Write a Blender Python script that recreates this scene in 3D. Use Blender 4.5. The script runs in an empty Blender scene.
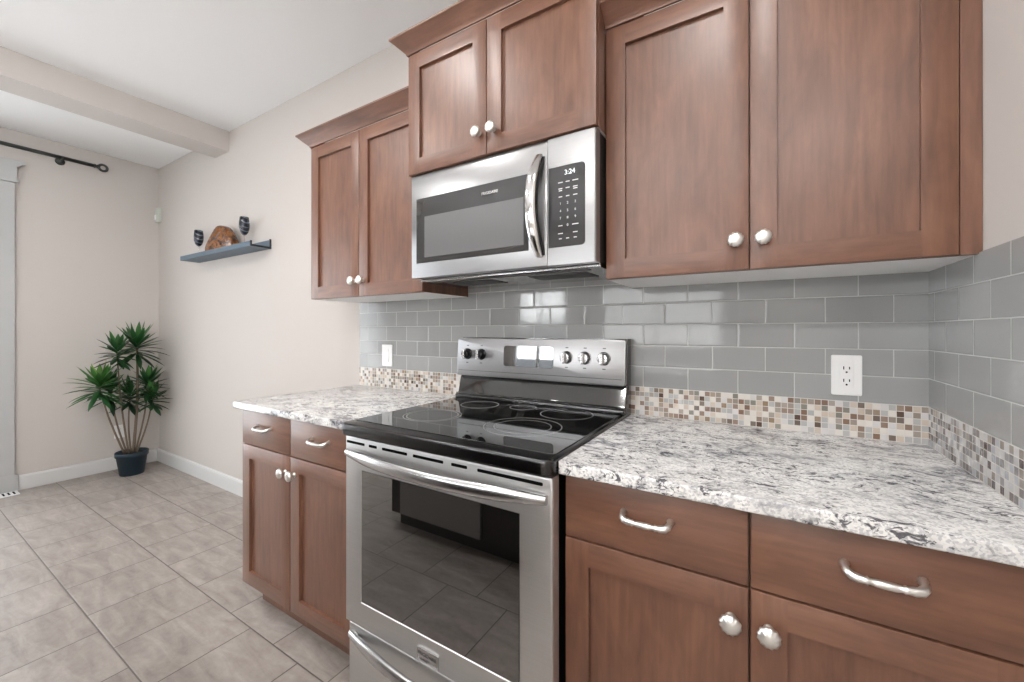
import bpy, bmesh, math, random
from mathutils import Vector, Matrix
random.seed(7)
PI = math.pi
S = bpy.context.scene
COL = S.collection

# ------------------------------------------------------------------ camera
FPX = 405.53
cd = bpy.data.cameras.new('camera')
cam = bpy.data.objects.new('camera', cd); COL.objects.link(cam)
cd.sensor_fit = 'HORIZONTAL'; cd.sensor_width = 36.0
cd.lens = FPX * 36.0 / 1024.0
cd.shift_y = -10.43 / 1024.0
cd.clip_start = 0.02
cam.location = (1.1704, -1.5132, 1.2193)
cam.rotation_euler = (PI / 2 + 0.0009, 0, 0.5517)
S.camera = cam

# ------------------------------------------------------------------ world, light, exposure
S.view_settings.view_transform = 'Standard'
S.view_settings.look = 'None'
S.view_settings.gamma = 1.0
S.view_settings.use_curve_mapping = False
S.view_settings.exposure = 0.0
w = bpy.data.worlds.new('sky'); S.world = w; w.use_nodes = True
bg = w.node_tree.nodes['Background']
bg.inputs[0].default_value = (0.86, 0.93, 1.0, 1); bg.inputs[1].default_value = 1.5
XL, XR, YR, H = -3.685, 1.557, -4.5, 2.75
XE = 4.0                                        # far side of an unseen living area, opened up for the added fill window


def area(name, loc, rot, sx, sy, power, color=(1, 1, 1), shape='RECTANGLE', spread=PI):
    d = bpy.data.lights.new(name, 'AREA'); d.energy = power; d.color = color
    d.shape = shape; d.size = sx; d.size_y = sy; d.spread = spread
    o = bpy.data.objects.new(name, d); COL.objects.link(o)
    o.location = loc; o.rotation_euler = rot
    return o


# daylight through the patio door (left wall) and the rear windows
area('daylight_patio_door', (XL - 0.12, -1.85, 1.2), (0, -PI / 2, 0), 2.2, 1.7, 40, (0.95, 0.98, 1.0))
area('daylight_rear_window', (-1.95, YR - 0.12, 1.72), (PI / 2, 0, 0), 0.88, 0.62, 26, (0.97, 0.99, 1.0))
area('daylight_rear_window', (-0.1, YR - 0.12, 1.6), (PI / 2, 0, 0), 1.6, 1.3, 30, (1.0, 0.99, 0.97))
area('fill_living_side', (XE + 0.12, -3.3, 1.45), (0, PI / 2, 0), 2.1, 2.0, 170, (0.98, 0.99, 1.0))  # added fill from an invented side window, brightens left wall and beam
# front pair: recessed kitchen downlights; the rest: unseen lamps added as fill
for dx, dy, e in ((-0.26, -1.12, 9), (1.0, -1.3, 10), (-1.25, -1.75, 17), (0.35, -2.95, 24), (1.5, -2.95, 24), (2.7, -3.1, 20)):
    area('downlight_or_fill', (dx, dy, H - 0.012), (0, 0, 0), 0.15, 0.15, e, (1.0, 0.975, 0.95), 'DISK')

# ------------------------------------------------------------------ node helper
class N:
    def __init__(s, name):
        s.m = bpy.data.materials.new(name); s.m.use_nodes = True
        s.t = s.m.node_tree; s.t.nodes.clear()
        s.out = s.t.nodes.new('ShaderNodeOutputMaterial')
        s.b = s.t.nodes.new('ShaderNodeBsdfPrincipled')
        s.t.links.new(s.b.outputs[0], s.out.inputs[0])

    def put(s, sock, v):
        if isinstance(v, bpy.types.NodeSocket): s.t.links.new(v, sock)
        elif isinstance(v, (tuple, list)) and len(v) == 3 and sock.type == 'RGBA': sock.default_value = (*v, 1)
        else: sock.default_value = v

    def set(s, **k):
        for n, v in k.items():
            s.put(s.b.inputs[n.replace('_', ' ')], v)
        return s

    def math(s, op, a, b=0.0, c=None):
        n = s.t.nodes.new('ShaderNodeMath'); n.operation = op
        s.put(n.inputs[0], a); s.put(n.inputs[1], b)
        if c is not None: s.put(n.inputs[2], c)
        return n.outputs[0]

    def coord(s, kind='Object'):
        return s.t.nodes.new('ShaderNodeTexCoord').outputs[kind]

    def pos(s):
        return s.t.nodes.new('ShaderNodeNewGeometry').outputs['Position']

    def sep(s, v):
        n = s.t.nodes.new('ShaderNodeSeparateXYZ'); s.put(n.inputs[0], v); return n.outputs

    def comb(s, x=0.0, y=0.0, z=0.0):
        n = s.t.nodes.new('ShaderNodeCombineXYZ')
        for i, v in enumerate((x, y, z)): s.put(n.inputs[i], v)
        return n.outputs[0]

    def map(s, v, scale=(1, 1, 1), loc=(0, 0, 0), rot=(0, 0, 0)):
        n = s.t.nodes.new('ShaderNodeMapping'); s.put(n.inputs[0], v)
        s.put(n.inputs['Location'], loc); n.inputs['Rotation'].default_value = rot; n.inputs['Scale'].default_value = scale
        return n.outputs[0]

    def noise(s, v, scale=5, detail=4, rough=0.5, dist=0.0, out='Fac'):
        n = s.t.nodes.new('ShaderNodeTexNoise'); s.put(n.inputs['Vector'], v)
        n.inputs['Scale'].default_value = scale; n.inputs['Detail'].default_value = detail
        n.inputs['Roughness'].default_value = rough; n.inputs['Distortion'].default_value = dist
        return n.outputs[out]

    def vor(s, v, scale=5, feature='F1', out='Distance'):
        n = s.t.nodes.new('ShaderNodeTexVoronoi'); n.feature = feature
        s.put(n.inputs['Vector'], v); n.inputs['Scale'].default_value = scale
        return n.outputs[out]

    def white(s, v, out='Value'):
        n = s.t.nodes.new('ShaderNodeTexWhiteNoise'); s.put(n.inputs['Vector'], v); return n.outputs[out]

    def ramp(s, f, stops, interp='LINEAR'):
        n = s.t.nodes.new('ShaderNodeValToRGB'); s.put(n.inputs[0], f)
        r = n.color_ramp; r.interpolation = interp
        while len(r.elements) < len(stops): r.elements.new(0.5)
        for e, (p, c) in zip(r.elements, stops):
            e.position = p; e.color = (*c, 1) if len(c) == 3 else c
        return n.outputs[0]

    def mix(s, f, a, b, mode='MIX'):
        n = s.t.nodes.new('ShaderNodeMix'); n.data_type = 'RGBA'; n.blend_type = mode
        s.put(n.inputs[0], f); s.put(n.inputs[6], a); s.put(n.inputs[7], b)
        return n.outputs[2]

    def bump(s, h, strength=0.2, dist=0.01):
        n = s.t.nodes.new('ShaderNodeBump'); s.put(n.inputs['Height'], h)
        n.inputs['Strength'].default_value = strength; n.inputs['Distance'].default_value = dist
        return n.outputs[0]

    def rnd(s):
        return s.t.nodes.new('ShaderNodeObjectInfo').outputs['Random']

    def tiles(s, a, b, oa, ob, pa, pb, ga, gb, stag=0.5):
        """Running-bond tiling of coordinates a, b: (tile mask, id vector, local u, local v, distance to the edge in metres)"""
        v = s.math('DIVIDE', s.math('SUBTRACT', b, ob), pb)
        row = s.math('FLOOR', v)
        odd = s.math('MULTIPLY', s.math('FLOORED_MODULO', row, 2.0), stag)
        u = s.math('ADD', s.math('DIVIDE', s.math('SUBTRACT', a, oa), pa), odd)
        fu = s.math('FRACT', u); fv = s.math('FRACT', v)
        du = s.math('MULTIPLY', s.math('SUBTRACT', 0.5, s.math('ABSOLUTE', s.math('SUBTRACT', fu, 0.5))), pa)
        dv = s.math('MULTIPLY', s.math('SUBTRACT', 0.5, s.math('ABSOLUTE', s.math('SUBTRACT', fv, 0.5))), pb)
        d = s.math('MINIMUM', du, dv)
        m = s.math('MULTIPLY', s.math('GREATER_THAN', du, ga), s.math('GREATER_THAN', dv, gb))
        return m, s.comb(s.math('FLOOR', u), row, 0.0), fu, fv, d


def plain(name, color, rough=0.5, metal=0.0, bump=None, **k):
    n = N(name); n.set(Base_Color=color, Roughness=rough, Metallic=metal, **k)
    if bump:
        n.set(Normal=n.bump(n.noise(n.coord(), bump[0], 3), bump[1], bump[2]))
    return n.m


# ------------------------------------------------------------------ materials
M = {}
M['wall'] = plain('beige_wall_paint', (0.56, 0.522, 0.493), 0.85, bump=(160, 0.08, 0.002))
M['ceiling'] = plain('white_ceiling_paint', (0.90, 0.905, 0.91), 0.9, bump=(220, 0.25, 0.004))
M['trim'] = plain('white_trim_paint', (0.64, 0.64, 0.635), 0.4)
M['trim_shaded'] = plain('shaded_white_door_trim', (0.46, 0.465, 0.465), 0.4)  # white trim paint darkened so the casing looks shaded
M['white'] = plain('white_plastic', (0.85, 0.85, 0.85), 0.3)
M['melamine'] = plain('white_melamine', (0.88, 0.87, 0.86), 0.45)
M['slot'] = plain('dark_slot', (0.004, 0.004, 0.004), 0.8, 0, None, Specular_IOR_Level=0.05)
M['black'] = plain('black_enamel', (0.008, 0.008, 0.009), 0.25)
M['black_matt'] = plain('black_plastic', (0.015, 0.015, 0.016), 0.45)
M['nickel'] = plain('satin_nickel', (0.84, 0.83, 0.80), 0.36, 1.0)
M['chrome'] = plain('bright_chrome', (0.78, 0.78, 0.78), 0.12, 1.0)
M['rod'] = plain('dark_pewter', (0.075, 0.085, 0.08), 0.42, 0.7)
M['ink'] = plain('pale_print', (0.75, 0.75, 0.75), 0.5)
M['dark_ink'] = plain('dark_print', (0.05, 0.05, 0.05), 0.5)
M['stem'] = plain('brown_stem', (0.16, 0.12, 0.085), 0.75, bump=(90, 0.6, 0.004))
M['pot'] = plain('dark_blue_plastic', (0.012, 0.03, 0.048), 0.45)
M['soil'] = plain('dark_soil', (0.02, 0.016, 0.013), 0.95, bump=(70, 1.0, 0.01))
M['shelf'] = plain('slate_blue_shelf', (0.085, 0.13, 0.175), 0.5)
M['shelf_edge'] = plain('black_shelf_edge', (0.01, 0.014, 0.02), 0.35)
M['grille'] = plain('grey_grille', (0.55, 0.55, 0.55), 0.18, 1.0)


def mat_steel(name, col, rough, along=(1, 0, 0)):
    n = N(name)
    p = n.coord()
    sc = (2, 900, 900) if along[0] else (900, 900, 2)
    g = n.noise(n.map(p, sc), 1.0, 2)
    c = n.mix(n.ramp(g, [(0.3, (0, 0, 0)), (0.7, (1, 1, 1))]), tuple(x * 0.93 for x in col), col)
    tan = n.comb(*along)
    n.set(Base_Color=c, Metallic=1.0, Roughness=rough, Anisotropic=0.6, Tangent=tan)
    return n.m


M['steel'] = mat_steel('brushed_steel', (0.35, 0.35, 0.355), 0.33)
M['steel_range'] = mat_steel('satin_brushed_steel', (0.70, 0.70, 0.70), 0.42)
M['steel_dark'] = mat_steel('dark_steel_trim', (0.085, 0.085, 0.087), 0.2)
M['steel_bar'] = plain('polished_steel_bar', (0.56, 0.56, 0.56), 0.24, 1.0)


def mat_wood(name, axis):
    n = N(name)
    p = n.coord()
    r = n.math('MULTIPLY', n.rnd(), 37.0)
    off = n.comb(r, r, r)
    sc = (75, 75, 6.0) if axis == 'z' else (6.0, 75, 75)
    fine = n.noise(n.map(p, sc, off), 1.0, 6, 0.6, 0.3)
    sc2 = (12, 12, 4.0) if axis == 'z' else (4.0, 12, 12)
    blot = n.noise(n.map(p, sc2, off), 1.0, 5, 0.62, 0.8)
    f = n.math('ADD', n.math('MULTIPLY', fine, 0.45), n.math('MULTIPLY', blot, 0.55))
    c = n.ramp(f, [(0.30, (0.092, 0.039, 0.022)), (0.5, (0.163, 0.071, 0.041)), (0.72, (0.235, 0.109, 0.065))])
    n.set(Base_Color=c, Roughness=n.math('ADD', 0.36, n.math('MULTIPLY', blot, 0.10)), Coat_Weight=0.48, Coat_Roughness=0.33, Normal=n.bump(fine, 0.05, 0.002))
    return n.m


M['wood'] = mat_wood('stained_maple_upright', 'z')
M['wood_x'] = mat_wood('stained_maple_level', 'x')


def mat_granite():
    n = N('granite')
    p = n.pos()
    warp = n.noise(p, 5, 3, 0.6, 0, 'Color')
    pw = n.mix(0.11, p, warp, 'ADD')
    ps = n.map(pw, (0.62, 1.0, 1.0), rot=(0, 0, 0.10))
    big = n.noise(ps, 8, 6, 0.62, 0.5)
    mid = n.noise(ps, 27, 6, 0.72, 0.5)
    f = n.math('ADD', n.math('MULTIPLY', big, 0.42), n.math('MULTIPLY', mid, 0.58))
    c = n.ramp(f, [(0.37, (0.15, 0.15, 0.165)), (0.43, (0.35, 0.35, 0.36)), (0.475, (0.66, 0.65, 0.635)), (0.56, (0.84, 0.83, 0.81)), (0.64, (0.76, 0.74, 0.71)), (0.71, (0.45, 0.43, 0.41))])
    # fine crystals
    cell = n.white(n.vor(p, 260, 'F1', 'Color'))
    c = n.mix(n.ramp(cell, [(0.0, (0, 0, 0)), (0.62, (0, 0, 0)), (0.70, (0.5, 0.5, 0.5)), (1.0, (0.7, 0.7, 0.7))]), c, (0.40, 0.40, 0.42))
    # dark flecks gathered along streaks
    streak = n.ramp(n.noise(n.map(pw, (0.7, 1.4, 1.2)), 10, 4, 0.6), [(0.40, (0, 0, 0)), (0.50, (1, 1, 1))])
    fl = n.noise(n.map(pw, (0.75, 1.5, 1.4)), 55, 5, 0.66, 1.0)
    flm = n.ramp(fl, [(0.535, (0, 0, 0)), (0.585, (1, 1, 1))])
    c = n.mix(n.math('MULTIPLY', n.math('MULTIPLY', streak, flm), 0.9), c, (0.05, 0.048, 0.06))
    n.set(Base_Color=c, Roughness=0.12)
    return n.m


M['granite'] = mat_granite()


def mat_floor():
    n = N('floor_tile')
    x, y, z = n.sep(n.pos())
    m, idv, fu, fv, d = n.tiles(x, y, -0.951, -0.326, 0.3355, 0.331, 0.0022, 0.0022)
    r = n.white(idv)
    off = n.white(idv, 'Color')
    p2 = n.mix(1.0, n.map(n.pos(), (1, 1, 1)), n.mix(1.0, off, (7, 7, 7), 'MULTIPLY'), 'ADD')
    st = n.noise(n.map(p2, (2.2, 9, 1), rot=(0, 0, 0.35)), 2.0, 7, 0.62, 0.7)
    gr = n.noise(p2, 45, 5, 0.65)
    f = n.math('ADD', n.math('MULTIPLY', st, 0.75), n.math('MULTIPLY', gr, 0.25))
    c = n.ramp(f, [(0.30, (0.225, 0.192, 0.170)), (0.43, (0.310, 0.272, 0.245)), (0.55, (0.375, 0.336, 0.306)), (0.70, (0.465, 0.424, 0.392))])
    c = n.mix(n.math('MULTIPLY', r, 0.14), c, (0.25, 0.22, 0.20))
    c = n.mix(m, (0.115, 0.10, 0.09), c)
    edge = n.math('MINIMUM', n.math('DIVIDE', d, 0.006), 1.0)
    hgt = n.math('ADD', n.math('MULTIPLY', edge, 0.8), n.math('MULTIPLY', st, 0.25))
    n.set(Base_Color=c, Roughness=n.math('ADD', 0.36, n.math('MULTIPLY', gr, 0.16)), Normal=n.bump(hgt, 0.35, 0.0035))
    return n.m


M['floor'] = mat_floor()


def mat_subway(axis, oa):
    n = N('grey_subway_tile_' + axis)
    x, y, z = n.sep(n.pos())
    a = x if axis == 'x' else y
    m, idv, fu, fv, d = n.tiles(a, z, oa, 1.0915, 0.1505, 0.0758, 0.0012, 0.0012)
    r = n.white(idv)
    col = n.white(idv, 'Color')
    rr = n.sep(col)
    c = n.mix(r, (0.305, 0.307, 0.307), (0.335, 0.337, 0.336))
    c = n.mix(m, (0.53, 0.53, 0.525), c)
    edge = n.math('POWER', n.math('MINIMUM', n.math('DIVIDE', d, 0.005), 1.0), 0.5)
    tu = n.math('MULTIPLY', n.math('SUBTRACT', rr[0], 0.5), n.math('MULTIPLY', fu, 0.9))
    tv = n.math('MULTIPLY', n.math('SUBTRACT', rr[1], 0.5), n.math('MULTIPLY', fv, 0.5))
    wav = n.math('MULTIPLY', n.noise(n.pos(), 14, 2), 0.5)
    hgt = n.math('ADD', n.math('ADD', edge, wav), n.math('ADD', tu, tv))
    n.set(Base_Color=c, Roughness=n.math('SUBTRACT', 0.6, n.math('MULTIPLY', m, 0.52)), Normal=n.bump(hgt, 0.5, 0.0016))
    return n.m


def mat_mosaic(axis):
    n = N('glass_stone_mosaic_' + axis)
    x, y, z = n.sep(n.pos())
    a = x if axis == 'x' else y
    m, idv, fu, fv, d = n.tiles(a, z, 1.321 if axis == 'x' else -0.006, 0.9145, 0.01655, 0.01682, 0.0009, 0.0009, 0.0)
    r = n.white(idv)
    r2 = n.white(n.map(idv, (1, 1, 1), (17.3, 5.1, 2.0)))
    if axis == 'x':
        pal = [(0.0, (0.70, 0.66, 0.61)), (0.20, (0.56, 0.47, 0.39)), (0.34, (0.40, 0.40, 0.40)), (0.46, (0.30, 0.25, 0.21)),
               (0.58, (0.62, 0.60, 0.60)), (0.68, (0.20, 0.115, 0.075)), (0.78, (0.085, 0.045, 0.028)), (0.86, (0.27, 0.19, 0.12)), (0.93, (0.20, 0.19, 0.16))]
    else:
        pal = [(0.0, (0.60, 0.59, 0.60)), (0.20, (0.40, 0.41, 0.45)), (0.36, (0.24, 0.23, 0.24)), (0.52, (0.13, 0.11, 0.115)),
               (0.66, (0.56, 0.54, 0.52)), (0.76, (0.09, 0.065, 0.065)), (0.88, (0.28, 0.24, 0.21))]
    c = n.ramp(r, pal, 'CONSTANT')
    c = n.mix(n.math('MULTIPLY', r2, 0.25), c, (0.45, 0.42, 0.39))
    c = n.mix(m, (0.63, 0.60, 0.56), c)
    edge = n.math('MINIMUM', n.math('DIVIDE', d, 0.002), 1.0)
    ro = n.math('ADD', 0.08, n.math('MULTIPLY', n.math('GREATER_THAN', r2, 0.5), 0.35))
    n.set(Base_Color=c, Roughness=n.mix(m, (0.7, 0.7, 0.7), ro), Normal=n.bump(edge, 0.4, 0.001))
    return n.m


M['subway_back'] = mat_subway('x', 0.6535 - 0.1505 * 0.5)
M['subway_right'] = mat_subway('y', -0.125 - 0.1505 * 0.5)
M['mosaic_back'] = mat_mosaic('x')
M['mosaic_right'] = mat_mosaic('y')


def mat_gloss(name, col, ior, rough=0.03):
    n = N(name); n.set(Base_Color=col, Roughness=rough, IOR=ior); return n.m


M['oven_glass'] = mat_gloss('black_oven_glass', (0.004, 0.004, 0.004), 3.1, 0.02)
M['cook_glass'] = mat_gloss('black_ceramic_glass', (0.006, 0.006, 0.006), 1.9, 0.025)
M['mw_glass'] = mat_gloss('grey_oven_glass', (0.035, 0.035, 0.036), 1.8, 0.04)
M['mw_screen'] = mat_gloss('perforated_screen_glass', (0.155, 0.155, 0.158), 1.7, 0.08)
M['panel_glass'] = mat_gloss('charcoal_panel', (0.05, 0.05, 0.052), 1.6, 0.06)
M['backguard'] = mat_gloss('black_backguard', (0.012, 0.012, 0.012), 2.0, 0.08)
M['display'] = mat_gloss('black_display', (0.02, 0.02, 0.02), 2.4, 0.03)


def mat_leaf():
    n = N('strap_leaf')
    ob = n.t.nodes.new('ShaderNodeObjectInfo').outputs['Random']
    at = n.t.nodes.new('ShaderNodeAttribute'); at.attribute_name = 'tone'
    f = at.outputs['Fac']
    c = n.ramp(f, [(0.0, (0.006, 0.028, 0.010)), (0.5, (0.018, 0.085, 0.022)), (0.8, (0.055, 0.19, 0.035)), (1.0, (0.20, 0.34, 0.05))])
    n.set(Base_Color=c, Roughness=0.38)
    return n.m


M['leaf'] = mat_leaf()


def mat_ornament():
    n = N('amber_brown_wood')
    p = n.coord()
    wv = n.noise(n.map(p, (1, 1, 1.6)), 14, 6, 0.6, 1.8)
    c = n.ramp(wv, [(0.34, (0.03, 0.010, 0.004)), (0.47, (0.12, 0.038, 0.009)), (0.57, (0.30, 0.118, 0.026)), (0.7, (0.14, 0.046, 0.012))])
    n.set(Base_Color=c, Roughness=0.18)
    return n.m


M['ornament'] = mat_ornament()


def mat_goblet():
    n = N('dark_cut_glass')
    p = n.coord()
    x, y, z = n.sep(p)
    s_ = n.math('SINE', n.math('ADD', n.math('MULTIPLY', z, 190.0), n.math('MULTIPLY', n.math('ABSOLUTE', x), 160.0)))
    m = n.ramp(s_, [(0.55, (0, 0, 0)), (0.85, (1, 1, 1))])
    c = n.mix(m, (0.010, 0.013, 0.022), (0.10, 0.12, 0.16))
    n.set(Base_Color=c, Roughness=0.1)
    return n.m


M['goblet'] = mat_goblet()
g = N('clear_glass'); g.set(Base_Color=(1, 1, 1), Roughness=0.02, IOR=1.45, Transmission_Weight=1.0); M['glass'] = g.m
g = N('window_glass'); g.set(Base_Color=(1, 1, 1), Roughness=0.0, IOR=1.05, Transmission_Weight=1.0); M['pane'] = g.m
M['ground'] = plain('pale_ground', (0.4, 0.42, 0.36), 0.9)

# ------------------------------------------------------------------ geometry helpers
def new(): return bmesh.new()


def box(bm, x0, x1, y0, y1, z0, z1, bev=0.0, seg=2, mi=0):
    g = bmesh.ops.create_cube(bm, size=1.0)
    vs = g['verts']
    for v in vs:
        v.co = Vector(((x0 + x1) / 2 + v.co.x * (x1 - x0), (y0 + y1) / 2 + v.co.y * (y1 - y0), (z0 + z1) / 2 + v.co.z * (z1 - z0)))
    fs = {f for v in vs for f in v.link_faces}
    for f in fs: f.material_index = mi
    if bev > 0:
        es = list({e for v in vs for e in v.link_edges})
        bmesh.ops.bevel(bm, geom=es, offset=bev, segments=seg, profile=0.5, affect='EDGES')
    return bm


def prism(bm, poly, a0, a1, axis, bev=0.0, seg=2):
    """poly: 2-D outline; extruded from a0 to a1 along axis. For 'x' poly is (y,z); 'y' -> (x,z); 'z' -> (x,y)."""
    def mk(p, a):
        return {'x': (a, p[0], p[1]), 'y': (p[0], a, p[1]), 'z': (p[0], p[1], a)}[axis]
    A = [bm.verts.new(mk(p, a0)) for p in poly]; B = [bm.verts.new(mk(p, a1)) for p in poly]
    n = len(poly); fs = []
    fs.append(bm.faces.new(A)); fs.append(bm.faces.new(B[::-1]))
    for i in range(n):
        j = (i + 1) % n
        fs.append(bm.faces.new((A[j], A[i], B[i], B[j])))
    bmesh.ops.recalc_face_normals(bm, faces=fs)
    if bev:
        es = list({e for f in fs[:2] for e in f.edges})
        bmesh.ops.bevel(bm, geom=es, offset=bev, segments=seg, profile=0.5, affect='EDGES')
    return bm


def rrect(x0, x1, z0, z1, r, seg=5, corners=(1, 1, 1, 1)):
    """rounded rectangle outline; corners = (x0z0, x1z0, x1z1, x0z1)"""
    out = []
    for (cx, cz, a0, on, px, pz) in ((x0 + r, z0 + r, PI, corners[0], x0, z0), (x1 - r, z0 + r, 1.5 * PI, corners[1], x1, z0),
                                     (x1 - r, z1 - r, 0, corners[2], x1, z1), (x0 + r, z1 - r, 0.5 * PI, corners[3], x0, z1)):
        if not on: out.append((px, pz)); continue
        for k in range(seg + 1):
            a = a0 + k / seg * PI / 2
            out.append((cx + r * math.cos(a), cz + r * math.sin(a)))
    return out


def tube(bm, pts, radii, seg=12, cap=True, flat=None):
    """sweep a circle along pts; radii number or list; flat=(su,sv) squashes the section"""
    pts = [Vector(p) for p in pts]; n = len(pts)
    if not isinstance(radii, (list, tuple)): radii = [radii] * n
    T = []
    for i in range(n):
        a = pts[max(0, i - 1)]; b = pts[min(n - 1, i + 1)]
        T.append((b - a).normalized())
    u = T[0].orthogonal().normalized()
    if flat: u = (Vector((0, 0, 1)) - T[0] * T[0].z).normalized()
    rings = []
    for i in range(n):
        u = (u - T[i] * u.dot(T[i])).normalized(); v = T[i].cross(u)
        su, sv = flat if flat else (1, 1)
        rings.append([bm.verts.new(pts[i] + radii[i] * (math.cos(2 * PI * k / seg) * u * su + math.sin(2 * PI * k / seg) * v * sv)) for k in range(seg)])
    fs = []
    for i in range(n - 1):
        for k in range(seg):
            l = (k + 1) % seg
            fs.append(bm.faces.new((rings[i][k], rings[i][l], rings[i + 1][l], rings[i + 1][k])))
    if cap:
        fs.append(bm.faces.new(rings[0][::-1])); fs.append(bm.faces.new(rings[-1]))
    for f in fs: f.smooth = True
    bmesh.ops.recalc_face_normals(bm, faces=fs)
    return bm


def lathe(bm, prof, seg=24, axis='z', origin=(0, 0, 0), mod=None):
    """prof: list of (radius, height). Closed at ends where radius is 0."""
    o = Vector(origin); rows = []
    def P(r, h, a):
        x, y = r * math.cos(a), r * math.sin(a)
        return o + (Vector((x, y, h)) if axis == 'z' else Vector((x, -h, y)) if axis == 'y' else Vector((h, x, y)))
    for r, h in prof:
        if r < 1e-6: rows.append([bm.verts.new(P(0, h, 0))])
        else: rows.append([bm.verts.new(P(r * (mod(a, h) if mod else 1), h, a)) for a in (2 * PI * k / seg for k in range(seg))])
    fs = []
    for A, B in zip(rows, rows[1:]):
        for k in range(seg):
            l = (k + 1) % seg
            if len(A) == 1 and len(B) == 1: continue
            if len(A) == 1: fs.append(bm.faces.new((A[0], B[k], B[l])))
            elif len(B) == 1: fs.append(bm.faces.new((A[k], A[l], B[0])))
            else: fs.append(bm.faces.new((A[k], A[l], B[l], B[k])))
    for f in fs: f.smooth = True
    bmesh.ops.recalc_face_normals(bm, faces=fs)
    return bm


def obj(name, bm, mats, parent=None, smooth=False):
    """link the bmesh (in world coordinates) as one mesh object; children keep world coordinates"""
    me = bpy.data.meshes.new(name)
    o = bpy.data.objects.new(name, me); COL.objects.link(o)
    if parent is not None:
        o.parent = parent
        org = Vector((0, 0, 0)); q = parent
        while q is not None: org += Vector(q.location); q = q.parent
        bm.transform(Matrix.Translation(-org))
    if smooth:
        for f in bm.faces: f.smooth = True
    bm.to_mesh(me); bm.free()
    for m in (mats if isinstance(mats, (list, tuple)) else [mats]): me.materials.append(m)
    return o


def shade(o, angle=35):
    me = o.data
    for p in me.polygons: p.use_smooth = True
    try: me.set_sharp_from_angle(angle=math.radians(angle))
    except Exception: pass
    return o


def thing(name, loc, label, cat, group=None):
    o = bpy.data.objects.new(name, None); COL.objects.link(o)
    o.location = loc; o.empty_display_size = 0.1
    return tag(o, label, cat, group)


def tag(o, label, cat, group=None):
    o['label'] = label; o['category'] = cat
    if group: o['group'] = group
    return o


def struct(name, bm, m):
    o = obj(name, bm, m); o['kind'] = 'structure'; return o


def rest(o, loc):
    """move the origin of a top-level mesh to loc, keeping its shape where it is"""
    o.data.transform(Matrix.Translation(-Vector(loc))); o.location = loc; return o


def text(name, s, size, x, z, y, m, parent, align='CENTER', depth=0.0006):
    cu = bpy.data.curves.new(name, 'FONT'); cu.body = s; cu.size = size; cu.align_x = align; cu.align_y = 'CENTER'; cu.extrude = depth
    t = bpy.data.objects.new(name + '_tmp', cu); COL.objects.link(t)
    dg = bpy.context.evaluated_depsgraph_get()
    me = bpy.data.meshes.new_from_object(t.evaluated_get(dg))
    bpy.data.objects.remove(t); bpy.data.curves.remove(cu)
    bm = new(); bm.from_mesh(me); bpy.data.meshes.remove(me)
    bm.transform(Matrix.Translation((x, y, z)) @ Matrix.Rotation(PI / 2, 4, 'X'))
    if parent == 'bm': return bm
    return obj(name, bm, m, parent)


def join(bm, other):
    me = bpy.data.meshes.new('tmp'); other.to_mesh(me); other.free(); bm.from_mesh(me); bpy.data.meshes.remove(me)


# ------------------------------------------------------------------ room shell
struct('floor', box(new(), XL - 0.1, XE + 0.1, YR - 0.1, 0.1, -0.1, 0.0), M['floor'])
struct('ceiling', box(new(), XL - 0.1, XE + 0.1, YR - 0.1, 0.1, H, H + 0.1), M['ceiling'])
struct('wall_back', box(new(), XL - 0.1, XR + 0.1, 0.0, 0.1, 0.0, H), M['wall'])
struct('wall_right', prism(new(), [(XR, 0.0), (XR, -1.95), (XE, -1.95), (XE, -1.85), (XR + 0.1, -1.85), (XR + 0.1, 0.0)], 0.0, H, 'z'), M['wall'])


def wall_with_holes(axis, pos0, pos1, a0, a1, holes):
    """wall slab of thickness pos0..pos1 spanning a0..a1 and the full height with rectangular holes (u0,u1,z0,z1)"""
    us = sorted({a0, a1, *[h[0] for h in holes], *[h[1] for h in holes]}); zs = sorted({0.0, H, *[h[2] for h in holes], *[h[3] for h in holes]})
    bm = new(); V = {}
    def vt(k, u, z):
        key = (k, round(u, 4), round(z, 4))
        if key not in V:
            p = (pos0, pos1)[k]
            V[key] = bm.verts.new((p, u, z) if axis == 'x' else (u, p, z))
        return V[key]
    solid = lambda i, j: 0 <= i < len(us) - 1 and 0 <= j < len(zs) - 1 and not any(h[0] - 1e-6 <= us[i] and us[i + 1] <= h[1] + 1e-6 and h[2] - 1e-6 <= zs[j] and zs[j + 1] <= h[3] + 1e-6 for h in holes)
    for i in range(len(us) - 1):
        for j in range(len(zs) - 1):
            if not solid(i, j): continue
            c = [(us[i], zs[j]), (us[i + 1], zs[j]), (us[i + 1], zs[j + 1]), (us[i], zs[j + 1])]
            for k in (0, 1): bm.faces.new([vt(k, *p) for p in c])
            for (di, dj, e) in ((0, -1, (0, 1)), (1, 0, (1, 2)), (0, 1, (2, 3)), (-1, 0, (3, 0))):
                if not solid(i + di, j + dj):
                    bm.faces.new((vt(0, *c[e[0]]), vt(0, *c[e[1]]), vt(1, *c[e[1]]), vt(1, *c[e[0]])))
    bmesh.ops.recalc_face_normals(bm, faces=bm.faces[:])
    return bm


DY0, DY1, DZ = -2.75, -0.965, 2.34           # patio door opening in the left wall
struct('wall_left', wall_with_holes('x', XL - 0.1, XL, YR, 0.0, [(DY0, DY1, 0.02, DZ)]), M['wall'])
RW = [(-2.42, -1.50, 1.0, 2.05), (-0.95, 0.75, 0.95, 2.3)]
struct('wall_rear', wall_with_holes('y', YR - 0.1, YR, XL, XE, RW), M['wall'])
struct('wall_living', wall_with_holes('x', XE, XE + 0.1, YR, -1.85, [(-4.3, -2.3, 0.4, 2.5)]), M['wall'])


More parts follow.
